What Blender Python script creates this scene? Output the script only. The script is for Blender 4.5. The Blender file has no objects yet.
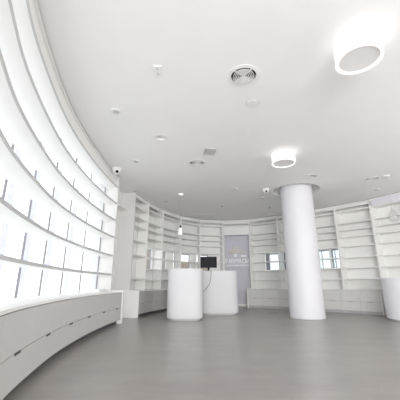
import bpy, bmesh, math
from mathutils import Vector
C = bpy.context.scene.collection
PI = math.pi
CZ = 3.5          # ceiling height
WT = 0.69         # worktop height

# ------------------------------------------------------------------ materials
def new_mat(name):
    m = bpy.data.materials.new(name); m.use_nodes = True
    return m, m.node_tree.nodes, m.node_tree.links, m.node_tree.nodes['Principled BSDF']

def paint(name, col, rough=0.5, var=0.03, scale=6.0, bump=0.0, metal=0.0, coat=0.0, spec=.5):
    m, n, l, b = new_mat(name)
    tc = n.new('ShaderNodeTexCoord'); nz = n.new('ShaderNodeTexNoise')
    nz.inputs['Scale'].default_value = scale; nz.inputs['Detail'].default_value = 4
    l.new(tc.outputs['Object'], nz.inputs['Vector'])
    r = n.new('ShaderNodeValToRGB')
    lo = [max(0, c * (1 - var)) for c in col]; hi = [min(1, c * (1 + var)) for c in col]
    r.color_ramp.elements[0].position = .3; r.color_ramp.elements[1].position = .7
    r.color_ramp.elements[0].color = (*lo, 1); r.color_ramp.elements[1].color = (*hi, 1)
    l.new(nz.outputs['Fac'], r.inputs['Fac']); l.new(r.outputs['Color'], b.inputs['Base Color'])
    b.inputs['Roughness'].default_value = rough; b.inputs['Metallic'].default_value = metal
    b.inputs['Specular IOR Level'].default_value = spec
    b.inputs['Coat Weight'].default_value = coat
    if bump:
        bp = n.new('ShaderNodeBump'); bp.inputs['Strength'].default_value = bump; bp.inputs['Distance'].default_value = .01
        l.new(nz.outputs['Fac'], bp.inputs['Height']); l.new(bp.outputs['Normal'], b.inputs['Normal'])
    return m

def emit(name, col, strength):
    m, n, l, b = new_mat(name)
    b.inputs['Base Color'].default_value = (*col, 1)
    b.inputs['Emission Color'].default_value = (*col, 1); b.inputs['Emission Strength'].default_value = strength
    return m

def thin_glass(name, tint, refl=0.05):
    m, n, l, b = new_mat(name)
    n.remove(b)
    out = n['Material Output']
    t = n.new('ShaderNodeBsdfTransparent'); t.inputs['Color'].default_value = (*tint, 1)
    g = n.new('ShaderNodeBsdfGlossy'); g.inputs['Roughness'].default_value = 0.02
    mx = n.new('ShaderNodeMixShader'); mx.inputs['Fac'].default_value = refl
    l.new(t.outputs[0], mx.inputs[1]); l.new(g.outputs[0], mx.inputs[2]); l.new(mx.outputs[0], out.inputs['Surface'])
    return m

def frosted(name, col):
    m, n, l, b = new_mat(name); n.remove(b)
    nz = n.new('ShaderNodeTexNoise'); nz.inputs['Scale'].default_value = 3
    r = n.new('ShaderNodeValToRGB'); r.color_ramp.elements[0].color = (*[c * .97 for c in col], 1); r.color_ramp.elements[1].color = (*col, 1)
    l.new(nz.outputs['Fac'], r.inputs['Fac'])
    t = n.new('ShaderNodeBsdfTranslucent'); d = n.new('ShaderNodeBsdfDiffuse'); mx = n.new('ShaderNodeMixShader'); mx.inputs['Fac'].default_value = .25
    l.new(r.outputs[0], t.inputs['Color']); l.new(r.outputs[0], d.inputs['Color'])
    l.new(t.outputs[0], mx.inputs[1]); l.new(d.outputs[0], mx.inputs[2]); l.new(mx.outputs[0], n['Material Output'].inputs['Surface'])
    return m

def floor_mat():
    m, n, l, b = new_mat('taupe_concrete_floor')
    tc = n.new('ShaderNodeTexCoord')
    mp = n.new('ShaderNodeMapping'); mp.inputs['Rotation'].default_value = (0, 0, math.radians(32)); mp.inputs['Scale'].default_value = (.55, 2.2, 1)
    l.new(tc.outputs['Object'], mp.inputs['Vector'])
    nz = n.new('ShaderNodeTexNoise'); nz.inputs['Scale'].default_value = 1.6; nz.inputs['Detail'].default_value = 9; nz.inputs['Roughness'].default_value = .62
    l.new(mp.outputs[0], nz.inputs['Vector'])
    n2 = n.new('ShaderNodeTexNoise'); n2.inputs['Scale'].default_value = 3.5; n2.inputs['Detail'].default_value = 8
    l.new(tc.outputs['Object'], n2.inputs['Vector'])
    ad = n.new('ShaderNodeMix'); ad.data_type = 'FLOAT'; ad.inputs[0].default_value = .4
    l.new(nz.outputs['Fac'], ad.inputs[2]); l.new(n2.outputs['Fac'], ad.inputs[3])
    r = n.new('ShaderNodeValToRGB')
    r.color_ramp.elements[0].position = .35; r.color_ramp.elements[0].color = (.212, .193, .180, 1)
    r.color_ramp.elements[1].position = .68; r.color_ramp.elements[1].color = (.285, .262, .246, 1)
    l.new(ad.outputs[0], r.inputs['Fac'])
    # faint joints of large rectangular tiles
    m2 = n.new('ShaderNodeMapping'); m2.inputs['Rotation'].default_value = (0, 0, math.radians(28))
    l.new(tc.outputs['Object'], m2.inputs['Vector'])
    br = n.new('ShaderNodeTexBrick'); br.inputs['Scale'].default_value = 1.0; br.inputs['Mortar Size'].default_value = .004
    br.inputs['Brick Width'].default_value = 1.2; br.inputs['Row Height'].default_value = .6
    br.inputs['Color1'].default_value = (1, 1, 1, 1); br.inputs['Color2'].default_value = (.95, .95, .95, 1); br.inputs['Mortar'].default_value = (.87, .87, .87, 1)
    l.new(m2.outputs[0], br.inputs['Vector'])
    mu = n.new('ShaderNodeMix'); mu.data_type = 'RGBA'; mu.blend_type = 'MULTIPLY'; mu.inputs[0].default_value = 1
    l.new(r.outputs[0], mu.inputs[6]); l.new(br.outputs['Color'], mu.inputs[7])
    l.new(mu.outputs[2], b.inputs['Base Color'])
    b.inputs['Roughness'].default_value = .3
    b.inputs['Specular IOR Level'].default_value = .45
    return m

M = dict(
    wall=paint('white_wall_paint', (.80, .80, .79), .7, .015),
    ceil=paint('white_ceiling_paint', (.88, .88, .88), .8, .012, 2),
    shelf=paint('white_melamine', (.84, .84, .82), .45, .012, 5),
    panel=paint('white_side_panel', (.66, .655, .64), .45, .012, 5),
    edge=paint('backlit_shelf_edge', (.50, .50, .50), .45, .04),  # backlit shade of the shelf fronts put into the colour
    drawer=paint('pale_grey_drawer_front', (.69, .69, .67), .4, .015),
    drawer_shaded=paint('shaded_drawer_front', (.44, .435, .42), .45, .015),  # darker copy of the drawer grey, side-lit shade put into the colour
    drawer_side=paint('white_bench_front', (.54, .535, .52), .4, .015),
    pit=paint('black_void', (.012, .012, .012), .9, .1, spec=.05),
    gap=paint('dark_gap', (.05, .05, .05), .7, .1),
    seam=paint('grey_seam', (.30, .30, .295), .7, .1),
    floor=floor_mat(),
    counter=paint('glossy_white_counter', (.65, .65, .67), .5, .008, 3, spec=.25),
    lit_counter=paint('lit_white_counter', (.84, .84, .87), .5, .008, 3, spec=.25),  # lighter copy of the counter white, standing in for missing light
    column=paint('white_column_paint', (.68, .675, .705), .5, .01, 3),
    lav=paint('lavender_grey_panel', (.56, .55, .62), .4, .04, 2, spec=.2),
    lav2=paint('pale_lavender_panel', (.72, .70, .77), .5, .02, 2),
    sign=paint('sign_white', (.95, .95, .97), .4, .01),
    beige=paint('beige_emblem', (.60, .56, .54), .5, .04),
    black=paint('black_plastic', (.004, .004, .005), .5, .2, spec=.03),
    screen=paint('black_screen', (.004, .004, .006), .3, .2, spec=.03),
    white_plastic=paint('white_plastic', (.82, .82, .81), .4, .02),
    grey_plastic=paint('grey_plastic', (.48, .48, .48), .5, .05),
    dark_metal=paint('dark_metal', (.10, .10, .10), .4, .1, metal=.3),
    alu=paint('grey_window_frame', (.27, .30, .32), .4, .05),
    mull=paint('pale_window_frame', (.22, .22, .235), .5, .05),
    fin=frosted('frosted_lavender_fin', (.80, .80, .86)),
    glass=thin_glass('clear_glass', (.97, .98, .99), .03),
    blue_glass=thin_glass('blue_glass', (.72, .77, .80), .06),
    bulb_glass=thin_glass('bulb_glass', (.90, .90, .90), .10),
    facade=paint('beige_facade', (.17, .145, .105), .8, .12, 1.5),
    lamp=emit('lamp_side_glow', (1, .99, .98), .5),
    lamp_rim=emit('lamp_rim_glow', (1, 1, 1), .45),
    lamp_face=paint('lamp_grey_face', (.80, .785, .79), .6, .03),
    shade=emit('pendant_shade', (.95, .95, .93), .25),
)

# ------------------------------------------------------------------ mesh helpers
class MB:
    def __init__(s): s.bm = bmesh.new()
    def quadbox(s, bot, z0, z1):
        """prism over a plan polygon (list of xy), z0..z1"""
        a = [s.bm.verts.new((x, y, z0)) for x, y in bot]; b = [s.bm.verts.new((x, y, z1)) for x, y in bot]
        n = len(bot)
        s.bm.faces.new(a[::-1]); s.bm.faces.new(b)
        for i in range(n): s.bm.faces.new((a[i], a[(i + 1) % n], b[(i + 1) % n], b[i]))
        return s
    def strip(s, inner, outer, z0, z1):
        """closed curved slab between two plan polylines of equal length"""
        n = len(inner); V = s.bm.verts.new
        r = [[V((x, y, z)) for x, y in pl] for pl, z in ((inner, z0), (inner, z1), (outer, z1), (outer, z0))]
        for i in range(n - 1):
            for k in range(4):
                a, b = r[k], r[(k + 1) % 4]
                s.bm.faces.new((a[i], a[i + 1], b[i + 1], b[i]))
        s.bm.faces.new([q[0] for q in r]); s.bm.faces.new([q[-1] for q in r][::-1])
        return s
    def box(s, f, x0, x1, y0, y1, z0, z1):
        """box in a plan frame f = (origin, xdir, ydir)"""
        o, ex, ey = f
        P = lambda x, y: (o[0] + ex[0] * x + ey[0] * y, o[1] + ex[1] * x + ey[1] * y)
        return s.quadbox([P(x0, y0), P(x1, y0), P(x1, y1), P(x0, y1)], z0, z1)
    def lathe(s, c, prof, seg=48, closed=False):
        V = s.bm.verts.new; rings = []
        for r, z in prof:
            if r < 1e-6: rings.append([V((c[0], c[1], z))])
            else: rings.append([V((c[0] + r * math.cos(2 * PI * k / seg), c[1] + r * math.sin(2 * PI * k / seg), z)) for k in range(seg)])
        pairs = list(zip(rings, rings[1:])) + ([(rings[-1], rings[0])] if closed else [])
        for a, b in pairs:
            for k in range(seg):
                k2 = (k + 1) % seg
                if len(a) == 1 and len(b) == 1: continue
                if len(a) == 1: s.bm.faces.new((a[0], b[k], b[k2]))
                elif len(b) == 1: s.bm.faces.new((a[k], a[k2], b[0]))
                else: s.bm.faces.new((a[k], a[k2], b[k2], b[k]))
        return s
    def tube(s, pts, r, seg=10):
        pts = [Vector(p) for p in pts]; V = s.bm.verts.new; rings = []
        for i, p in enumerate(pts):
            t = (pts[min(i + 1, len(pts) - 1)] - pts[max(i - 1, 0)]).normalized()
            u = t.cross(Vector((0.31, 0.2, 0.93)) if abs(t.z) < .9 else Vector((1, 0, 0))).normalized(); w = t.cross(u)
            rings.append([V(p + (u * math.cos(2 * PI * k / seg) + w * math.sin(2 * PI * k / seg)) * r) for k in range(seg)])
        for a, b in zip(rings, rings[1:]):
            for k in range(seg): s.bm.faces.new((a[k], a[(k + 1) % seg], b[(k + 1) % seg], b[k]))
        s.bm.faces.new(rings[0][::-1]); s.bm.faces.new(rings[-1])
        return s
    def build(s, name, mat, parent=None, loc=None, smooth=None, bevel=0):
        bm = s.bm
        bmesh.ops.recalc_face_normals(bm, faces=bm.faces)
        o = Vector(loc) if loc is not None else (parent.matrix_world.translation.copy() if parent else Vector((0, 0, 0)))
        if parent is not None: o = ORI[parent.name]
        bmesh.ops.translate(bm, verts=bm.verts, vec=-o)
        me = bpy.data.meshes.new(name); bm.to_mesh(me); bm.free()
        if mat is not None: me.materials.append(mat)
        ob = bpy.data.objects.new(name, me); C.objects.link(ob)
        if parent is None: ob.location = o
        else: ob.parent = parent
        ORI[ob.name] = o
        if smooth is not None:
            for p in me.polygons: p.use_smooth = True
            me.set_sharp_from_angle(angle=math.radians(smooth))
        if bevel:
            md = ob.modifiers.new('bevel', 'BEVEL'); md.width = bevel; md.segments = 2; md.limit_method = 'ANGLE'
        return ob
ORI = {}

def thing(name, label, cat, loc, group=None):
    o = bpy.data.objects.new(name, None); C.objects.link(o); o.location = loc; o.empty_display_size = .1
    ORI[o.name] = Vector(loc); o['label'] = label; o['category'] = cat
    if group: o['group'] = group
    return o
def tag(o, label, cat, group=None):
    o['label'] = label; o['category'] = cat
    if group: o['group'] = group
    return o
def struct(o): o['kind'] = 'structure'; return o
def struct_root(name, loc):
    o = bpy.data.objects.new(name, None); C.objects.link(o); o.location = loc; o['kind'] = 'structure'; ORI[o.name] = Vector(loc); return o

# ------------------------------------------------------------------ plan curves
class Curve2:
    """smooth plan curve; off > 0 lies to the left of travel (outside the room here)"""
    def __init__(s, pts, step=.01):
        P = [Vector(p) for p in pts]; P = [P[0] * 2 - P[1]] + P + [P[-1] * 2 - P[-2]]; d = []
        for i in range(1, len(P) - 2):
            for k in range(40):
                t = k / 40; a, b, c, e = P[i - 1:i + 3]
                d.append(.5 * ((2 * b) + (c - a) * t + (2 * a - 5 * b + 4 * c - e) * t * t + (3 * b - a - 3 * c + e) * t ** 3))
        d.append(P[-2]); s.d = d; s.L = [0]
        for a, b in zip(d, d[1:]): s.L.append(s.L[-1] + (b - a).length)
        s.len = s.L[-1]
    def at(s, u, off=0.0):
        u = min(max(u, 0), s.len); i = 0
        import bisect
        i = min(max(bisect.bisect_right(s.L, u) - 1, 0), len(s.d) - 2)
        t = (u - s.L[i]) / max(s.L[i + 1] - s.L[i], 1e-9)
        p = s.d[i].lerp(s.d[i + 1], t)
        a = s.d[max(i - 6, 0)]; b = s.d[min(i + 7, len(s.d) - 1)]
        tg = (b - a).normalized(); n = Vector((-tg.y, tg.x))
        q = p + n * off
        return (q.x, q.y)
    def line(s, u0, u1, off=0.0, step=.08):
        n = max(2, int(math.ceil((u1 - u0) / step)) + 1)
        return [s.at(u0 + (u1 - u0) * k / (n - 1), off) for k in range(n)]
    def u_at_y(s, y):
        for i in range(len(s.d) - 1):
            if s.d[i].y <= y <= s.d[i + 1].y: return s.L[i] + (y - s.d[i].y) / (s.d[i + 1].y - s.d[i].y) * (s.L[i + 1] - s.L[i])

S = Curve2([(-.55, -1.2), (-.80, 0), (-1.02, .8), (-1.29, 1.5), (-1.53, 2.1), (-1.67, 2.55), (-1.83, 3.2), (-1.96, 3.85), (-2.04, 4.5), (-2.09, 5.2), (-2.11, 5.9), (-2.10, 6.6), (-2.06, 7.22)])
UA, UB = S.u_at_y(.75), S.len          # bookcase and bench run along the glass
# front corners of the bookcase uprights round the back of the room
U = [(-1.90, 8.38), (-1.68, 9.45), (-1.33, 10.55), (-.75, 11.6), (0, 12.25), (.97, 12.5), (2.05, 12.25), (3.03, 11.53), (3.95, 10.8), (4.68, 10.05), (5.45, 9.2), (6.0, 8.3)]
DEP = .36
def miter(pts, off):
    out = []
    for i, p in enumerate(pts):
        p = Vector(p); ns = []
        for a, b in ((i - 1, i), (i, i + 1)):
            if 0 <= a and b < len(pts):
                t = (Vector(pts[b]) - Vector(pts[a])).normalized(); ns.append(Vector((-t.y, t.x)))
        n = sum(ns, Vector((0, 0))).normalized(); k = off / n.dot(ns[0])
        out.append(tuple(p + n * k))
    return out

# ------------------------------------------------------------------ room shell
G_OFF = .32
Ug = S.line(0, UB, .64, .25)
wall_out = miter(U, .62)
outline = Ug + [(-2.62, 7.6)] + wall_out + [(6.9, 7.0), (6.9, -6.4), (-1.2, -6.4)]
COLUMN = (2.82, 8.3)
HOLES = [(COLUMN, .67)] + [((.575, 3.316), .175), ((-.732, 5.02), .105), ((-.068, 6.235), .165), ((4.49, 7.27), .15)]
def poly_with_holes(name, z, holes, mat):
    bm = bmesh.new(); E = []
    def loop(pts):
        v = [bm.verts.new((x, y, z)) for x, y in pts]
        for i in range(len(v)): E.append(bm.edges.new((v[i], v[(i + 1) % len(v)])))
    loop(outline)
    for (c, r) in holes: loop([(c[0] + r * math.cos(2 * PI * k / 48), c[1] + r * math.sin(2 * PI * k / 48)) for k in range(48)])
    bmesh.ops.triangle_fill(bm, use_beauty=True, use_dissolve=False, edges=E, normal=(0, 0, 1))
    m = MB(); m.bm.free(); m.bm = bm
    return struct(m.build(name, mat))
poly_with_holes('floor', 0, [], M['floor'])
poly_with_holes('ceiling', CZ, HOLES, M['ceil'])
# recess collar above the column
b = MB(); b.lathe(COLUMN, [(.67, CZ), (.67, CZ + .22), (.40, CZ + .22)], 64)
struct(b.build('trim_1', M['ceil'], smooth=40))
for k, (c, r) in enumerate(HOLES[1:]):
    b = MB(); b.lathe(c, [(r, CZ), (r, CZ + .14), (0, CZ + .14)], 40)
    struct(b.build('trim_%d' % (k + 2), M['pit'], smooth=40))

# the curved glazing on the left
w = struct_root('window_1', (*S.at(UB / 2, G_OFF), 0))
b = MB(); b.strip(S.line(0, UB - .115, G_OFF), S.line(0, UB - .115, G_OFF + .012), WT, CZ); b.build('pane', M['glass'], w, smooth=30)
slopes = [-.5926, -.5179, -.4509, -.3907]
mu = []
for sl in slopes:
    best = min((abs(S.at(u / 200, G_OFF)[0] - sl * S.at(u / 200, G_OFF)[1]), u / 200) for u in range(int(UA * 200), int(UB * 200)) if S.at(u / 200)[1] > 1)
    mu.append(best[1])
d = (mu[-1] - mu[0]) / 3
mu = [mu[0] - d * k for k in (4, 3, 2, 1) if mu[0] - d * k > 0] + mu + [UB - .14]
b = MB()
for u in mu:
    b.quadbox([S.at(u - .009, G_OFF - .012), S.at(u + .009, G_OFF - .012), S.at(u + .009, G_OFF + .012), S.at(u - .009, G_OFF + .012)], WT, CZ)
b.strip(S.line(0, UB - .115, G_OFF - .03), S.line(0, UB - .115, G_OFF + .09), CZ - .06, CZ)
b.build('frame', M['mull'], w)
for u in mu[:-1]:
    f = MB(); u2 = u + .42
    f.quadbox([S.at(u2, G_OFF + .5), S.at(u2 + .12, G_OFF + .5), S.at(u2 + .12, G_OFF + .54), S.at(u2, G_OFF + .54)], -.1, CZ + .3)
    f.build('sun_fin', M['fin'], w)
b = MB(); b.strip(S.line(0, UB, G_OFF - .04), S.line(0, UB, G_OFF + .1), 0, WT); q = S.at(0, G_OFF); b.quadbox([(-1.15, -6.4), (-1.0, -6.4), (q[0] + .06, q[1]), (q[0] - .1, q[1])], 0, CZ)
struct(b.build('wall_left', M['wall']))
# wall piece between the glass run and the back bookcases
e = S.at(UB, 0)
b = MB(); b.quadbox([S.at(UB, .48), (-2.362, 8.452), (-2.50, 8.68), S.at(UB, .64)], 0, CZ)
struct(b.build('wall_corner', M['wall']))

# back wall with openings: (bay, x-from, x-to) as a fraction of the bay, glazed
OPEN = {1: [(.06, .92)], 2: [(.04, .62)], 3: [(.005, .21), (.29, .78)], 4: [(.04, .46)], 6: [(.40, .965)], 7: [(.03, .50)], 8: [(.12, .555), (.60, .93)]}
OZ = (1.37, 2.04)
def bay_frame(i):
    a, c = Vector(U[i]), Vector(U[i + 1]); ex = (c - a); L = ex.length; ex.normalize()
    return ((a.x, a.y), (ex.x, ex.y), (-ex.y, ex.x)), L
mi, mo = miter(U, DEP + .02), miter(U, DEP + .12)
def wall_piece(b, i, f0, f1, z0, z1):
    L = lambda P, f: tuple(Vector(P[i]).lerp(Vector(P[i + 1]), f))
    b.quadbox([L(mi, f0), L(mi, f1), L(mo, f1), L(mo, f0)], z0, z1)
b = MB()
wn = 2
for i in range(len(U) - 1):
    ops = OPEN.get(i, [])
    if not ops: wall_piece(b, i, 0, 1, 0, CZ); continue
    wall_piece(b, i, 0, 1, 0, OZ[0]); wall_piece(b, i, 0, 1, OZ[1], CZ)
    c = 0
    for f0, f1 in ops + [(1, 1)]:
        if f0 > c: wall_piece(b, i, c, f0, *OZ)
        c = f1
struct(b.build('wall_back', M['wall']))
for i, ops in OPEN.items():
    f, L = bay_frame(i)
    for f0, f1 in ops:
        x0, x1 = f0 * L, f1 * L; o = f[0]
        px = (o[0] + f[1][0] * (x0 + x1) / 2 + f[2][0] * .5, o[1] + f[1][1] * (x0 + x1) / 2 + f[2][1] * .5, OZ[0])
        w = struct_root('window_%d' % wn, px); wn += 1
        m = MB(); t = .035
        y0, y1 = DEP + .04, DEP + .09
        m.box(f, x0, x0 + t, y0, y1, *OZ); m.box(f, x1 - t, x1, y0, y1, *OZ)
        m.box(f, x0, x1, y0, y1, OZ[0], OZ[0] + t); m.box(f, x0, x1, y0, y1, OZ[1] - t, OZ[1])
        m.box(f, x0, x1, y0, y1, 1.69, 1.725)
        if i in (6, 7): m.box(f, x0, x0 + (.17 if i == 6 else .10), y0, y1, *OZ)
        if i == 8: m.box(f, x0 + .28 * (x1 - x0), x0 + .28 * (x1 - x0) + .02, y0, y1, *OZ)
        m.build('frame', M['alu'] if i >= 6 else M['mull'], w)
        m = MB(); m.box(f, x0, x1, y0 + .02, y0 + .03, *OZ); m.build('pane', M['blue_glass'] if i >= 6 else M['glass'], w)
# neighbouring facade seen through the small left openings
b = MB(); b.quadbox([(-3.9, 12.6), (-1.48, 14.9), (-1.7, 15.1), (-4.1, 12.8)], -.5, 4.2)
b.quadbox([(-1.3, 15.6), (1.6, 16.4), (1.6, 16.6), (-1.3, 15.9)], -.5, 1.93)
struct(b.build('wall_outside', M['facade']))
# right wall and glazed shopfront behind the viewer
b = MB(); b.quadbox([wall_out[-1], (6.6, 7.0), (6.6, -6.4), (6.75, -6.4), (6.75, 7.0), (wall_out[-1][0] + .15, wall_out[-1][1])], 0, CZ)
b.quadbox([mi[-1], mo[-1], (6.75, 7.1), (6.6, 7.0)], 0, CZ)
struct(b.build('wall_right', M['wall']))
w = struct_root('window_20', (3, -6.4, 0))
b = MB(); xs = [-1.1, .6, 2.1, 3.6, 5.1, 6.62]
for x in xs: b.quadbox([(x - .03, -6.45), (x + .03, -6.45), (x + .03, -6.33), (x - .03, -6.33)], 0, CZ)
b.quadbox([(-1.15, -6.45), (6.65, -6.45), (6.65, -6.33), (-1.15, -6.33)], 0, .1); b.quadbox([(-1.15, -6.45), (6.65, -6.45), (6.65, -6.33), (-1.15, -6.33)], CZ - .12, CZ)
b.build('frame', M['mull'], w)
b = MB(); b.quadbox([(-1.15, -6.40), (6.65, -6.40), (6.65, -6.39), (-1.15, -6.39)], .1, CZ - .12); b.build('pane', M['glass'], w)

UE = UB - .078
# ------------------------------------------------------------------ bookcase along the glass
t = thing('window_bookcase', 'long curved white bookcase with shelf edges painted in backlit shade standing against the window wall', 'bookcase', (*S.at(UB / 2, .2), WT))
for z in (1.07, 1.5, 1.94, 2.355, 2.775, 3.2):
    b = MB(); b.strip(S.line(UA, UE - .03, .006), S.line(UA, UE - .03, .275), z - .018, z + .018); sh = b.build('shelf', M['shelf'], t)
    b = MB(); b.strip(S.line(UA, UE - .03, -.002), S.line(UA, UE - .03, .008), z - .021, z + .019); b.build('edge_shade', M['edge'], sh)
b = MB(); b.quadbox([S.at(UE - .03, -.01), S.at(UE, -.01), S.at(UE, .47), S.at(UE - .03, .47)], WT + .001, CZ - .01); b.build('end_panel', M['panel'], t)
b = MB(); b.quadbox([S.at(UA, -.01), S.at(UA + .03, -.01), S.at(UA + .03, .47), S.at(UA, .47)], WT + .001, CZ - .01); b.build('end_panel', M['panel'], t)
b = MB(); b.strip(S.line(UA, UE - .03, .03), S.line(UA, UE - .03, .05), 3.21, CZ - .03); b.build('cornice', M['shelf'], t)
b = MB(); b.strip(S.line(UA, UE - .03, .0), S.line(UA, UE - .03, .05), CZ - .05, CZ - .02); b.build('top_rail', M['shelf'], t)
b = MB(); b.strip(S.line(UA, UE - .03, .01), S.line(UA, UE - .03, .05), CZ - .02, CZ - .001); b.build('gap_shade_strip', M['gap'], t)  # solid dark strip painting the shade between rail and ceiling

# ------------------------------------------------------------------ drawer bench along the glass
BO = -.28
hu = []
for y in (2.53, 3.42, 4.35, 5.25, 6.12, 6.93): hu.append(S.u_at_y(y))
B = Curve2([S.at(UA + (UB - UA) * k / 40, BO + .09 * max(0, 1 - k / 22) ** 1.2) for k in range(41)])
def b_u(y): return B.u_at_y(y)
hy = [.80, 1.64, 2.53, 3.40, 4.30, 5.17, 6.02, 6.84]
hu = [b_u(y) for y in hy]
hu[0] = hu[1] - (hu[2] - hu[1])
joint = [max(0, hu[0] - .45)] + [(a + c) / 2 for a, c in zip(hu, hu[1:])] + [B.len - .07]
names = ['pale curved drawer unit almost wholly outside the left edge', 'pale curved drawer unit nearest the viewer, cut off by the left picture edge', 'pale curved drawer unit second from the left picture edge under the window',
         'pale curved drawer unit midway along the window bench, third from the left picture edge', 'pale curved drawer unit third from the white slab end of the window bench',
         'pale curved drawer unit second from the white slab end of the window bench', 'pale curved drawer unit touching the white slab end of the window bench']
vis = list(range(len(hu)))[-7:]
def drawer_fronts(cv, a, c, hc, parent, mat):
    for (z0, z1, up) in ((.085, .343, 0), (.349, WT - .035, 1)):
        b = MB(); b.strip(cv.line(a + .002, c - .002, 0, .075), cv.line(a + .002, c - .002, .02, .075), z0, z1)
        dr = b.build('drawer', mat, parent)
        if up == 0 and hc is not None:
            h = MB(); h.strip(cv.line(hc - .07, hc + .07, -.004), cv.line(hc - .07, hc + .07, .012), z1 - .016, z1 + .004)
            h.build('handle', M['gap'], dr)
for k in vis:
    a, c = joint[k], joint[k + 1]
    t = thing('drawer_unit', names[k - vis[0]], 'drawer unit', (*B.at((a + c) / 2, .3), 0), 'window bench drawer units')
    b = MB(); b.strip(B.line(a + .001, c - .001, .022), B.line(a + .001, c - .001, .45), .085, WT - .026); b.build('carcass', M['seam'], t)
    b = MB(); b.strip(B.line(a + .001, c - .001, .09), B.line(a + .001, c - .001, .43), 0, .085); b.build('plinth', M['gap'], t)
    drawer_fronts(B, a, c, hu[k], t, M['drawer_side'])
s2 = lambda u: UA + (UB - UA) * u / B.len
b = MB(); bl = B.line(joint[vis[0]], B.len - .07, -.006); m_ = len(bl)
b.strip(bl, [S.at(s2(joint[vis[0]]) + (s2(B.len - .07) - s2(joint[vis[0]])) * k / (m_ - 1), .275) for k in range(m_)], WT - .025, WT)
tag(b.build('worktop', M['shelf']), 'long curved white worktop over the drawer bench below the windows', 'worktop')
b = MB(); b.quadbox([B.at(B.len - .069, -.02), B.at(B.len, -.02), B.at(B.len, .54), B.at(B.len - .069, .54)], 0, WT + .022)
tag(b.build('bench_end_panel', M['shelf'], bevel=.004), 'thick white upright slab closing the far end of the window bench', 'panel')
# flat white box lying on the bench by the end panel
p0 = S.at(UE - .62, .02)
f = (p0, tuple((Vector(S.at(UE - .1, .02)) - Vector(p0)).normalized()), tuple((Vector(S.at(UE - .62, .3)) - Vector(p0)).normalized()))
t = thing('flat_box', 'flat white box lying on the window bench beside the bookcase end panel', 'box', (*p0, WT))
b = MB(); b.box(f, 0, .48, 0, .26, WT, WT + .04); b.build('tray', M['white_plastic'], t, bevel=.004)
b = MB(); b.box(f, -.006, .486, -.006, .266, WT + .036, WT + .056); b.build('lid', M['white_plastic'], t, bevel=.004)

# ------------------------------------------------------------------ bookcases round the back
def rails(i, t):
    def q(o0, o1):
        A, D = miter(U, o0), miter(U, o1)
        l = lambda P, f: tuple(Vector(P[i]).lerp(Vector(P[i + 1]), f))
        return [l(A, .0008), l(A, .9992), l(D, .9992), l(D, .0008)]
    b = MB(); b.quadbox(q(-.024, -.007), CZ - .045, CZ - .018); b.build('top_rail', M['shelf'], t)
    b = MB(); b.quadbox(q(0, .05), CZ - .018, CZ - .001); b.build('gap_shade_strip', M['gap'], t)  # dark strip stands in for the shade above the rail
LV = [1.02, 1.365, 1.70, 2.06, 2.375, 2.61, 2.84, 3.235]
LB = {0: [1.0, 1.67, 2.10, 2.52, 2.79, 3.08], 1: [.99, 1.32, 1.68, 2.03, 2.30, 2.56, 2.81, 3.2]}
blabel = ['tall white bookcase bay first on the back wall beside the blank side panel', 'white bookcase bay second from the blank side panel on the left',
          'white bookcase bay directly left of the front reception counter with brownish window opening', 'white bookcase bay above the front reception counter with two bright window openings',
          'white bookcase bay behind the black monitor left of the sign niche', None, 'white bookcase bay immediately right of the sign niche',
          'white bookcase bay mostly hidden behind the left side of the round column', 'white bookcase bay right of the round column with blue window openings',
          'windowless white bookcase bay between column windows and the right counter', 'white bookcase bay at the right edge rising behind the right counter']
for i in range(len(U) - 1):
    if i == 5: continue
    f, L = bay_frame(i)
    o = f[0]; c = (o[0] + f[1][0] * L / 2 + f[2][0] * .18, o[1] + f[1][1] * L / 2 + f[2][1] * .18)
    t = thing('bookcase', blabel[i], 'bookcase', (*c, WT if i < 10 else 0), 'back wall bookcases')
    z0 = WT + (.001 if i < 10 else .004)
    ut = .05
    b = MB(); dd = .47 if i == 0 else DEP - .01
    b.box(f, -ut / 2 if i else -.02, ut / 2, -.004, dd, z0, CZ - .03); b.build('upright', M['panel'] if i == 0 else M['shelf'], t)
    last = i in (4, 10)
    if last: b = MB(); b.box(f, L - ut / 2, L + ut / 2, -.004, DEP - .01, z0, CZ - .03); b.build('upright', M['shelf'], t)
    xa, xb = ut / 2 + .001, L - ut / 2 - .001
    # back panel with its openings
    b = MB(); y0, y1 = DEP - .012, DEP + .018
    ops = [(f0 * L, f1 * L) for f0, f1 in OPEN.get(i, [])]
    if not ops: b.box(f, xa, xb, y0, y1, z0, CZ - .04)
    else:
        b.box(f, xa, xb, y0, y1, z0, OZ[0]); b.box(f, xa, xb, y0, y1, OZ[1], CZ - .04); cx = xa
        for q0, q1 in ops + [(xb, xb)]:
            if q0 > cx + .001: b.box(f, cx, q0, y0, y1, *OZ)
            cx = q1
    b.build('back_panel', M['shelf'], t)
    for z in LB.get(i, LV):
        b = MB(); b.box(f, xa, xb, .012, DEP - .013, z - .017, z + .017); b.build('shelf', M['shelf'], t)
    b = MB(); b.box(f, xa, xb, .03 if i < 10 else .0, .06, 3.255 if i == 10 else 3.36, CZ - .03); b.build('header', M['lav2'] if i == 10 else M['shelf'], t)
    rails(i, t)
    if i == 10:
        b = MB(); b.box(f, .03, .075, -.05, -.004, 3.28, 3.40); b.build('bracket', M['grey_plastic'], t)
# stub shelf in the recess beside the first bay
f, L = bay_frame(0)
b = MB(); b.box(f, -.62, -.022, .16, .46, 2.92, 2.955)
tag(b.build('stub_shelf', M['shelf']), 'single short white shelf high in the recess after the window bookcase', 'shelf')
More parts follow.
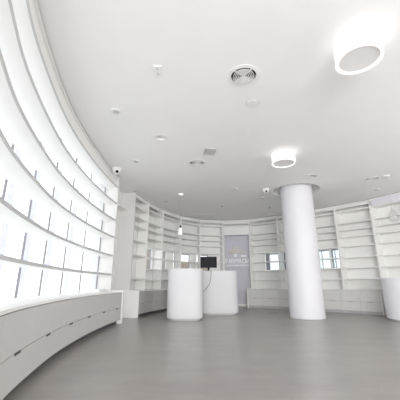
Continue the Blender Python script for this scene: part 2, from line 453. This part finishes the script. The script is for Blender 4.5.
# niche with the sign
f, L = bay_frame(5)
o = f[0]
t = thing('niche_cabinet', 'white overhead cabinet spanning the sign niche', 'cabinet', (o[0] + f[1][0] * L / 2 + f[2][0] * .15, o[1] + f[1][1] * L / 2 + f[2][1] * .15, 2.85))
b = MB(); b.box(f, .026, L - .026, .02, .05, 2.85, 3.20); b.build('front_panel', M['shelf'], t)
b = MB(); b.box(f, .026, L - .026, .02, DEP, 3.21, 3.245); b.build('shelf', M['shelf'], t)
b = MB(); b.box(f, .026, L - .026, .05, DEP, 2.85, 2.88); b.build('bottom_panel', M['lav'], t)
b = MB(); b.box(f, .026, L - .026, .06, .09, 3.33, CZ - .03); b.build('header', M['shelf'], t)
rails(5, t)
b = MB(); b.box(f, .024, L - .022, DEP - .03, DEP + .019, 0, 2.85)
tag(b.build('wall_panel', M['lav']), 'tall lavender grey backing panel in the sign niche behind the rear counter', 'panel')
b = MB(); b.box(f, .0, L, DEP - .05, DEP - .03, 0, .08); struct(b.build('baseboard_back', M['shelf']))
# sign: emblem, lettering and small line of text, panel reflections as raised blocks
yb = DEP - .03
P = lambda x, y, z: (o[0] + f[1][0] * x + f[2][0] * y, o[1] + f[1][1] * x + f[2][1] * y, z)
t = thing('wall_sign', 'pale raised pharmacy sign with cross emblem and white letters in the niche', 'sign', P(L / 2, yb, 1.7))
b = MB()
cx = .46
b.box(f, cx - .10, cx + .10, yb - .03, yb, 1.99, 2.40); b.box(f, cx - .24, cx + .24, yb - .031, yb, 2.10, 2.28)
b.build('emblem', M['beige'], t, bevel=.02)
b = MB(); b.box(f, cx - .05, cx + .08, yb - .045, yb - .031, 1.97, 2.08); b.build('reflection_patch', M['sign'], t)  # bright reflection in the panel built as a white block
b = MB(); b.box(f, .72, .78, yb - .03, yb, 1.98, 2.27); b.box(f, .86, .915, yb - .03, yb, 1.98, 2.27); b.build('reflection_bar', M['beige'], t)  # pale reflection in the panel built as raised bars
b = MB(); b.box(f, .71, .925, yb - .034, yb, 1.96, 2.03); b.build('reflection_patch', M['sign'], t)  # white foot of the same reflection
ang = math.atan2(f[1][1], f[1][0])
def text(body, name, x, z, width, height, parent, mat):
    cu = bpy.data.curves.new(name, 'FONT'); cu.body = body; cu.extrude = .012; cu.align_x = 'LEFT'
    cu.size = 1; cu.materials.append(mat)
    ob = bpy.data.objects.new(name, cu); C.objects.link(ob)
    bpy.context.view_layer.update()
    me = bpy.data.meshes.new_from_object(ob); bpy.data.objects.remove(ob)
    vs = [v.co.copy() for v in me.vertices]
    x0 = min(v.x for v in vs); x1 = max(v.x for v in vs); z0 = min(v.y for v in vs); z1 = max(v.y for v in vs)
    base = ORI[parent.name]
    for v, q in zip(me.vertices, vs):
        lx = x + (q.x - x0) / (x1 - x0) * width; lz = z + (q.y - z0) / (z1 - z0) * height; ly = yb - .013 - q.z
        v.co = Vector(P(lx, ly, lz)) - base
    m = bpy.data.objects.new(name, me); C.objects.link(m); m.parent = parent
    me.update()
    return m
W8 = [.11, .14, .14, .18, .14, .14, .06, .14]; xq = .045; gap = (L - .09 - sum(W8) * .86) / 7
for ch, wd in zip('FARMACIA', W8):
    text(ch, 'letter', xq, 1.70, wd * .86, .19, t, M['sign']); xq += wd * .86 + gap
b = MB(); xq = .06; k = 0
while xq < L - .09:
    wd = (.022, .03, .018, .026)[k % 4]; b.box(f, xq, xq + wd, yb - .012, yb, 1.585, 1.64); xq += wd + (.012 if k % 7 else .03); k += 1
b.build('small_lettering', M['sign'], t)

# ------------------------------------------------------------------ low drawer cabinets under the back bookcases
def base_run(bays, labels, group, wl, start_panel, fm, pm, off=.34, end_label=None):
    poly = [U[k] for k in bays] + [U[bays[-1] + 1]]
    fr = miter(poly, -off); k = 0
    for j, i in enumerate(bays):
        ff, LL = bay_frame(i)
        a, c = Vector(fr[j]), Vector(fr[j + 1]); ex = c - a; l2 = ex.length; ex.normalize(); g = ((a.x, a.y), (ex.x, ex.y), (-ex.y, ex.x))
        for h in range(2):
            x0, x1 = l2 * h / 2 + .002, l2 * (h + 1) / 2 - .002
            cc = (a.x + ex.x * (x0 + x1) / 2 - ex.y * .3, a.y + ex.y * (x0 + x1) / 2 + ex.x * .3)
            t = thing('drawer_cabinet', labels[k], 'drawer cabinet', (*cc, 0), group); k += 1
            b = MB(); b.box(g, x0, x1, .021, off + .32, .085, WT - .026); b.build('carcass', M['seam'], t)
            b = MB(); b.box(g, x0, x1, .09 if pm is M['gap'] else .03, off + .28, 0, .085); b.build('plinth', pm, t)
            for z0, z1 in ((.085, .343), (.350, WT - .034)):
                b = MB(); b.box(g, x0 + .001, x1 - .001, 0, .02, z0, z1); dr = b.build('drawer', fm, t)
                if z0 < .1:
                    hm = MB(); hm.box(g, (x0 + x1) / 2 - .09, (x0 + x1) / 2 + .09, -.003, .01, z1 - .010, z1 + .004); hm.build('handle', M['seam'], dr)
    b = MB(); b.strip(miter(poly, -off - .008), miter(poly, DEP - .014), WT - .025, WT)
    tag(b.build('worktop', M['shelf']), wl, 'worktop')
    if end_label:
        pa, pb = Vector(miter(poly, -off)[-1]), Vector(miter(poly, DEP - .05)[-1]); tg = (Vector(poly[-1]) - Vector(poly[-2])).normalized()
        b = MB(); b.quadbox([tuple(pa + tg * .002), tuple(pb + tg * .002), tuple(pb + tg * .03), tuple(pa + tg * .03)], 0, WT)
        tag(b.build('cabinet_end_panel', M['shelf']), end_label, 'panel')
    if start_panel:
        pa, pb = Vector(fr[0]), Vector(miter(poly, DEP - .02)[0]); tg = (Vector(poly[1]) - Vector(poly[0])).normalized()
        pa = pa + (pa - pb).normalized() * .012
        b = MB(); b.quadbox([tuple(pa - tg * .001), tuple(pb - tg * .001), tuple(pb - tg * .04), tuple(pa - tg * .04)], 0, WT)
        tag(b.build('cabinet_end_panel', M['shelf'], bevel=.003), start_panel, 'panel')
LL_ = ['low drawer cabinet first after the white end panel left of the counters', 'low drawer cabinet second from the white end panel left of the counters',
       'low drawer cabinet third from the white end panel left of the counters', 'low drawer cabinet half hidden beside the front counter, fourth from the white end panel',
       'low drawer cabinet behind the left side of the front counter', 'low drawer cabinet behind the middle of the front counter', 'low drawer cabinet behind the right side of the front counter', 'low drawer cabinet behind the left side of the rear counter']
base_run([0, 1, 2, 3], LL_, 'low drawer cabinets left of the niche', 'white worktop of the low drawer cabinets left of the counters', 'plain white end panel of the low drawers after the recess', M['drawer_shaded'], M['gap'], .27)
RL_ = ['low drawer cabinet first right of the sign niche', 'low drawer cabinet second right of the sign niche', 'low drawer cabinet left of the round column, third from the sign niche',
       'low drawer cabinet behind the left side of the round column', 'low drawer cabinet behind the right side of the round column', 'low drawer cabinet just right of the round column',
       'low drawer cabinet second to the left of the right counter', 'low drawer cabinet last before the right counter']
base_run([6, 7, 8, 9], RL_, 'low drawer cabinets right of the niche', 'white worktop of the low drawer cabinets behind the round column', 'plain white end panel of the low drawers beside the sign niche', M['drawer'], M['grey_plastic'], end_label='plain white end panel of the low drawers next to the round right counter')

# ------------------------------------------------------------------ counters
def counter(name, label, c, a, d, h, rot=0, n=3.4, seg=96, zp=.05, mat='counter'):
    t = thing(name, label, 'counter', (*c, 0), 'rounded white counters')
    def ring(s):
        out = []
        for k in range(seg):
            th = 2 * PI * k / seg; x = math.copysign(abs(math.cos(th)) ** (2 / n), math.cos(th)) * (a + s); y = math.copysign(abs(math.sin(th)) ** (2 / n), math.sin(th)) * (d + s)
            out.append((c[0] + x * math.cos(rot) - y * math.sin(rot), c[1] + x * math.sin(rot) + y * math.cos(rot)))
        return out
    b = MB(); b.quadbox(ring(0), zp, h - .028); b.build('body', M[mat], t, smooth=40)
    b = MB(); b.quadbox(ring(-.006), h - .028, h - .022); b.build('joint', M[mat], t, smooth=40)
    b = MB(); b.quadbox(ring(.0), h - .022, h); b.build('top', M[mat], t, smooth=40)
    b = MB(); b.quadbox(ring(-.05), 0, zp); b.build('plinth', M['grey_plastic'], t, smooth=40)
    return t
counter('reception_counter', 'tall rounded white counter standing in front, left of the monitor', (-.385, 8.10), .455, .44, 1.235)
counter('reception_counter', 'tall rounded white counter standing behind, with the monitor on it', (.57, 9.50), .575, .44, 1.235)
counter('round_counter', 'low round white counter cut off by the right edge', (5.42, 7.62), .80, .80, 1.0, n=2.0, mat='lit_counter')

# monitor on the rear counter
mx, my, mz = .265, 9.32, 1.235
t = thing('monitor', 'black flat monitor standing on the rear rounded counter', 'monitor', (mx, my, mz))
fm = ((mx, my), (1, 0), (0, 1))
b = MB(); b.box(fm, -.11, .11, -.09, .09, mz, mz + .015); b.build('base', M['black'], t, bevel=.005)
b = MB(); b.box(fm, -.03, .03, .0, .03, mz + .015, mz + .14); b.build('neck', M['black'], t)
b = MB(); b.box(fm, -.255, .255, -.03, .01, mz + .10, mz + .44); b.build('screen_housing', M['black'], t, bevel=.006)
b = MB(); b.box(fm, -.24, .24, -.033, -.0305, mz + .125, mz + .425); b.build('screen', M['screen'], t)
b = MB()
for x in (-.12, .07, .10): b.box(fm, x - .008, x + .008, -.034, -.030, mz + .108, mz + .114)
b.build('button', M['grey_plastic'], t)
b = MB(); b.box(fm, .035, .085, -.085, -.075, mz + .016, mz + .055)
tag(b.build('paper_tag', M['sign']), 'tiny white tag standing at the foot of the monitor', 'tag')
def smoothpts(pts, n=8):
    P_ = [Vector(p) for p in pts]; P_ = [P_[0] * 2 - P_[1]] + P_ + [P_[-1] * 2 - P_[-2]]; o_ = []
    for i in range(1, len(P_) - 2):
        for k in range(n):
            t_ = k / n; a, b_, c, e_ = P_[i - 1:i + 3]
            o_.append(.5 * ((2 * b_) + (c - a) * t_ + (2 * a - 5 * b_ + 4 * c - e_) * t_ * t_ + (3 * b_ - a - 3 * c + e_) * t_ ** 3))
    return o_ + [P_[-2]]
b = MB(); b.tube(smoothpts([(.31, 9.29, mz + .085), (.325, 9.18, mz + .03), (.335, 9.06, mz + .012), (.332, 9.046, 1.18), (.32, 9.045, 1.05), (.30, 9.045, .93), (.24, 9.045, .80), (.15, 9.045, .70), (.07, 9.048, .62), (.02, 9.075, .55)]), .008)
tag(b.build('cable', M['dark_metal'], smooth=60), 'thin dark cable hanging from the monitor down the counter front', 'cable')

# ------------------------------------------------------------------ column
b = MB(); b.lathe(COLUMN, [(.445, .012), (.445, CZ + .22)], 96)
b.lathe(COLUMN, [(0, 0), (.425, 0), (.435, .012), (.445, .012)], 96)
struct(b.build('column', M['column'], smooth=40))
a = math.radians(-68)
pc = (COLUMN[0] + .446 * math.cos(a), COLUMN[1] + .446 * math.sin(a)); fr_ = (pc, (-math.sin(a), math.cos(a)), (math.cos(a), math.sin(a)))
t = thing('socket_plate', 'small white socket plate low on the round column', 'socket', (*pc, .42))
b = MB(); b.box(fr_, -.045, .045, -.004, .010, .38, .47); b.build('plate', M['column'], t, bevel=.003)
b = MB(); b.box(fr_, -.022, .022, .010, .014, .405, .447); b.build('outlet', M['column'], t)

# floor grille
t = thing('floor_box', 'small dark floor box set in the floor left of the column', 'floor box', (2.2, 9.55, 0))
ff = ((2.2, 9.55), (1, 0), (0, 1))
b = MB(); b.box(ff, -.16, .16, -.085, .085, 0, .006); b.build('frame', M['grey_plastic'], t)
b = MB(); b.box(ff, -.145, .145, -.07, .07, .006, .009); b.build('lid', M['dark_metal'], t)

# ------------------------------------------------------------------ ceiling fittings
def drum(label, c, r):
    t = thing('ceiling_lamp', label, 'ceiling lamp', (*c, CZ), 'round ceiling drum lamps')
    b = MB(); b.lathe(c, [(r * .98, CZ - .001), (r * .98, CZ - .205)], 64); b.build('side_band', M['lamp'], t, smooth=50)
    b = MB(); b.lathe(c, [(r, CZ - .195), (r, CZ - .21), (r - .03, CZ - .21), (r - .03, CZ - .19)], 64, closed=True); b.build('rim', M['lamp_rim'], t, smooth=50)
    b = MB(); b.lathe(c, [(0, CZ - .197), (r - .03, CZ - .197)], 64); b.build('diffuser', M['lamp_face'], t)
drum('large glowing drum lamp on the ceiling near the viewer at upper right', (1.80, 2.79), .245)
drum('smaller-looking glowing drum lamp on the ceiling before the round column', (1.76, 5.78), .245)

def diffuser(label, c, r, n, hub, R):
    t = thing('ceiling_diffuser', label, 'air diffuser', (*c, CZ), 'round ceiling air diffusers')
    b = MB(); b.lathe(c, [(r - .006, CZ + .02), (r - .004, CZ - .010), (R, CZ - .005), (R, CZ), (r + .006, CZ)], 56); b.build('flange', M['white_plastic'], t, smooth=40)
    for k in range(n):
        q = hub + (r - hub - .02) * k / n
        b = MB(); th = .010
        b.lathe(c, [(q, CZ + .0), (q + .003, CZ - .012), (q + .010, CZ - .012), (q + .007, CZ + .0)], 48, closed=True); b.build('ring', M['white_plastic'], t, smooth=40)
    b = MB(); b.lathe(c, [(0, CZ - .012), (hub * .8, CZ - .012), (hub * .6, CZ), (0, CZ)], 32); b.build('hub', M['white_plastic'], t, smooth=40)
    b = MB()
    for an in (.6, .6 + PI / 2): 
        fr2 = (c, (math.cos(an), math.sin(an)), (-math.sin(an), math.cos(an)))
        b.box(fr2, -r + .005, r - .005, -.005, .005, CZ + .0005, CZ + .012)
    b.build('cross_bar', M['white_plastic'], t)
diffuser('largest round air diffuser with white rings, near the viewer left of the big lamp', (.575, 3.316), .17, 6, .02, .215)
diffuser('round air diffuser beside the square grille, farther along the ceiling', (-.068, 6.235), .165, 5, .03, .21)
diffuser('round air diffuser at far right above the glass pendant', (4.49, 7.27), .15, 4, .03, .19)
t = thing('ceiling_downlight', 'small recessed round downlight with dark inside, upper left of the square grille', 'downlight', (-.732, 5.02, CZ))
b = MB(); b.lathe((-.732, 5.02), [(.10, CZ + .01), (.102, CZ - .008), (.14, CZ - .004), (.14, CZ - .0005), (.105, CZ - .0005)], 40); b.build('trim_ring', M['white_plastic'], t, smooth=40)
b = MB(); b.lathe((-.732, 5.02), [(.098, CZ + .01), (.085, CZ + .045), (.05, CZ + .06), (0, CZ + .06)], 40); b.build('reflector', M['white_plastic'], t, smooth=40)

def disc(name, label, cat, c, r, h, mat='white_plastic', inner=None, group=None):
    t = thing(name, label, cat, (*c, CZ), group)
    b = MB(); b.lathe(c, [(r, CZ - .0005), (r, CZ - h * .5), (r * .86, CZ - h), (0, CZ - h)], 32); b.build('body', M[mat], t, smooth=50)
    if inner:
        b = MB(); b.lathe(c, [(r * inner[0], CZ - h - .0005), (r * inner[0], CZ - h - .006), (0, CZ - h - .006)], 24); b.build('centre', M[inner[1]], t, smooth=50)
    return t
disc('ceiling_speaker', 'flat round pale grey speaker disc beside the largest air diffuser', 'speaker', (.80, 3.925), .105, .01, 'grey_plastic', (.9, 'white_plastic'))
for lab, c in (('small round spotlight on the ceiling nearest the left window', (-1.335, 4.138)), ('small round spotlight on the ceiling over the window bookcase far end', (-1.43, 6.122)),
               ('small dark spotlight on the ceiling above the left back bookcases', (-1.118, 9.363)), ('pale round spotlight on the ceiling between pendant and column', (1.006, 8.096)),
               ('small round spotlight on the ceiling just left of the column top', (2.011, 9.07)), ('farthest small round spotlight, close to the bookcases left of the column', (2.525, 11.021)),
               ('small round spotlight on the ceiling at far right near the bookcases', (5.15, 8.2))):
    disc('ceiling_spotlight', lab, 'spotlight', c, .085, .012, 'white_plastic', (.62, 'grey_plastic'), 'small ceiling spotlights')
def sprinkler(label, c):
    t = thing('ceiling_sprinkler', label, 'sprinkler', (*c, CZ), 'ceiling sprinklers')
    b = MB(); b.lathe(c, [(.035, CZ), (.035, CZ - .012), (.014, CZ - .014), (.014, CZ - .05), (0, CZ - .05)], 20); b.build('body', M['grey_plastic'], t)
    b = MB(); b.lathe(c, [(0, CZ - .052), (.04, CZ - .052), (.04, CZ - .062), (0, CZ - .062)], 20); b.build('deflector', M['dark_metal'], t)
sprinkler('small dark sprinkler on the ceiling above the sign niche', (.761, 9.897))
sprinkler('small dark sprinkler on the ceiling left of the column beyond the camera', (2.455, 10.115))
# square grille
fg = ((.20, 5.63), (math.cos(.12), math.sin(.12)), (-math.sin(.12), math.cos(.12)))
t = thing('ceiling_grille', 'square grey louvred grille on the ceiling beside the round diffuser', 'grille', (.20, 5.63, CZ))
b = MB()
for (q0, q1, q2, q3) in ((-.115, .115, -.15, -.135), (-.115, .115, .135, .15), (-.115, -.1, -.135, .135), (.1, .115, -.135, .135)): b.box(fg, q0, q1, q2, q3, CZ - .014, CZ)
b.build('frame', M['grey_plastic'], t)
b = MB()
for k in range(11): b.box(fg, -.1, .1, -.13 + k * .0245, -.13 + k * .0245 + .012, CZ - .011, CZ - .002)
b.build('louvre', M['grey_plastic'], t)
# small plate with two dots
fg = ((-.535, 3.21), (1, 0), (0, 1))
t = thing('ceiling_sensor', 'small white rectangular sensor plate with two dark dots on the ceiling', 'sensor', (-.535, 3.21, CZ))
b = MB(); b.box(fg, -.05, .05, -.09, .09, CZ - .014, CZ); b.build('plate', M['white_plastic'], t, bevel=.003)
for dy in (-.045, .045):
    b = MB(); b.lathe((-.54, 3.21 + dy), [(.016, CZ - .014), (.014, CZ - .02), (0, CZ - .02)], 16); b.build('eye', M['grey_plastic'], t)
# slot fitting beside the column
fg = ((2.86, 7.04), (math.cos(.15), math.sin(.15)), (-math.sin(.15), math.cos(.15)))
t = thing('ceiling_slot', 'narrow slot fitting on the ceiling in front of the column top', 'ceiling fitting', (2.86, 7.04, CZ))
b = MB(); b.box(fg, -.27, .12, -.05, .05, CZ - .008, CZ); b.build('plate', M['white_plastic'], t)
b = MB(); b.box(fg, -.06, .10, -.03, .03, CZ - .011, CZ - .0078); b.build('slot', M['dark_metal'], t)
# access hatch
b = MB(); b.quadbox([(-.10, 11.38), (.56, 11.45), (.56, 11.95), (-.10, 11.86)], CZ - .008, CZ - .0005)
tag(b.build('ceiling_hatch', M['white_plastic'], bevel=.002), 'flat pale access hatch in the ceiling before the back bookcases', 'hatch')
# dome cameras
def dome(label, c, face, r):
    t = thing('ceiling_camera', label, 'camera', (*c, CZ), 'dome cameras')
    b = MB(); b.lathe(c, [(r * 1.15, CZ - .0005), (r * 1.15, CZ - .03), (r, CZ - .035)] + [(r * math.cos(k * PI / 16), CZ - .035 - r * 1.1 * math.sin(k * PI / 16)) for k in range(1, 9)], 32); b.build('housing', M['white_plastic'], t, smooth=50)
    d = Vector(face).normalized(); p = Vector((c[0], c[1], CZ - .035)) + Vector((d.x * r * .72, d.y * r * .72, -r * .60))
    b = MB(); bmesh.ops.create_uvsphere(b.bm, u_segments=16, v_segments=10, radius=r * .36); bmesh.ops.translate(b.bm, verts=b.bm.verts, vec=p); b.build('lens', M['black'], t, smooth=50)
dome('white dome camera on the ceiling at the end of the window bookcase', (-1.98, 6.58), (1, -2.2, 0), .10)
dome('white dome camera on the ceiling just left of the column recess', (1.90, 8.15), (-.05, -1, 0), .085)

# pendants
c = (-.58, 8.635)
t = thing('pendant_lamp', 'slim white bottle-shaped pendant lamp hanging above the front counter', 'pendant lamp', (*c, CZ), 'hanging pendants')
b = MB(); b.lathe(c, [(.07, CZ), (.07, CZ - .02), (.05, CZ - .035), (0, CZ - .035)], 24); b.build('canopy', M['lamp_rim'], t, smooth=40)
b = MB(); b.tube([(c[0], c[1], CZ - .03), (c[0], c[1], 2.52)], .0035, 6); b.build('cord', M['grey_plastic'], t)
b = MB(); b.lathe(c, [(0, 2.53), (.022, 2.53), (.026, 2.45), (0, 2.45)], 20); b.build('socket', M['black'], t)
b = MB(); b.lathe(c, [(.026, 2.452), (.05, 2.41), (.058, 2.36), (.058, 2.25), (.0, 2.25)], 24); b.build('lamp_shade', M['shade'], t, smooth=40)
c = (4.73, 7.07)
t = thing('pendant_lamp', 'clear glass pendant globe hanging at the right edge', 'pendant lamp', (*c, CZ), 'hanging pendants')
b = MB(); b.lathe(c, [(.085, CZ), (.085, CZ - .02), (.06, CZ - .035), (0, CZ - .035)], 24); b.build('canopy', M['white_plastic'], t, smooth=40)
b = MB(); b.tube([(c[0], c[1], CZ - .03), (c[0], c[1], 2.66)], .003, 6); b.build('cord', M['grey_plastic'], t)
b = MB(); b.lathe(c, [(0, 2.68), (.025, 2.68), (.03, 2.60), (0, 2.60)], 20); b.build('socket', M['grey_plastic'], t)
b = MB(); b.lathe(c, [(.03, 2.61), (.075, 2.56), (.11, 2.48), (.115, 2.40), (.09, 2.33), (.05, 2.30)], 32); b.build('glass_shade', M['bulb_glass'], t, smooth=60)

# ------------------------------------------------------------------ light and camera
wd = bpy.data.worlds.new('bright_overcast'); bpy.context.scene.world = wd; wd.use_nodes = True
n, l = wd.node_tree.nodes, wd.node_tree.links
bg = n['Background']
tc = n.new('ShaderNodeTexCoord'); sp = n.new('ShaderNodeSeparateXYZ'); l.new(tc.outputs['Generated'], sp.inputs[0])
mr = n.new('ShaderNodeMapRange'); mr.inputs[1].default_value = -.3; mr.inputs[2].default_value = .6; l.new(sp.outputs['Z'], mr.inputs[0])
rp = n.new('ShaderNodeValToRGB'); rp.color_ramp.elements[0].color = (1, 1, 1, 1); rp.color_ramp.elements[1].color = (.95, .97, 1, 1)
l.new(mr.outputs[0], rp.inputs[0]); l.new(rp.outputs[0], bg.inputs['Color'])
bg.inputs['Strength'].default_value = 1.9
def area(name, loc, rot, sx, sy, power):
    a = bpy.data.lights.new(name, 'AREA'); a.shape = 'RECTANGLE'; a.size = sx; a.size_y = sy; a.energy = power; a.color = (1, .995, .98)
    o = bpy.data.objects.new(name, a); C.objects.link(o); o.location = loc; o.rotation_euler = rot
area('shopfront_fill', (1.4, -6.2, 1.8), (math.radians(90), 0, 0), 4.6, 3.0, 680)  # added fill lamp behind the view, brightens the room from the front
area('side_fill', (6.4, 3.6, 1.6), (math.radians(90), 0, math.radians(80)), 5.0, 2.6, 90)  # added fill lamp out of view, no window in this wall
sc = bpy.context.scene
sc.cycles.diffuse_bounces = 8; sc.cycles.max_bounces = 16
sc.view_settings.view_transform = 'Standard'; sc.view_settings.look = 'None'; sc.view_settings.exposure = 0.25; sc.view_settings.gamma = 1.18
cam = bpy.data.cameras.new('camera'); co = bpy.data.objects.new('camera', cam); C.objects.link(co)
co.location = (0, 0, .85); co.rotation_euler = (math.radians(90 + 15.9), 0, 0)
cam.sensor_width = 36; cam.lens = 296 / 400 * 36; cam.clip_start = .05
sc.camera = co
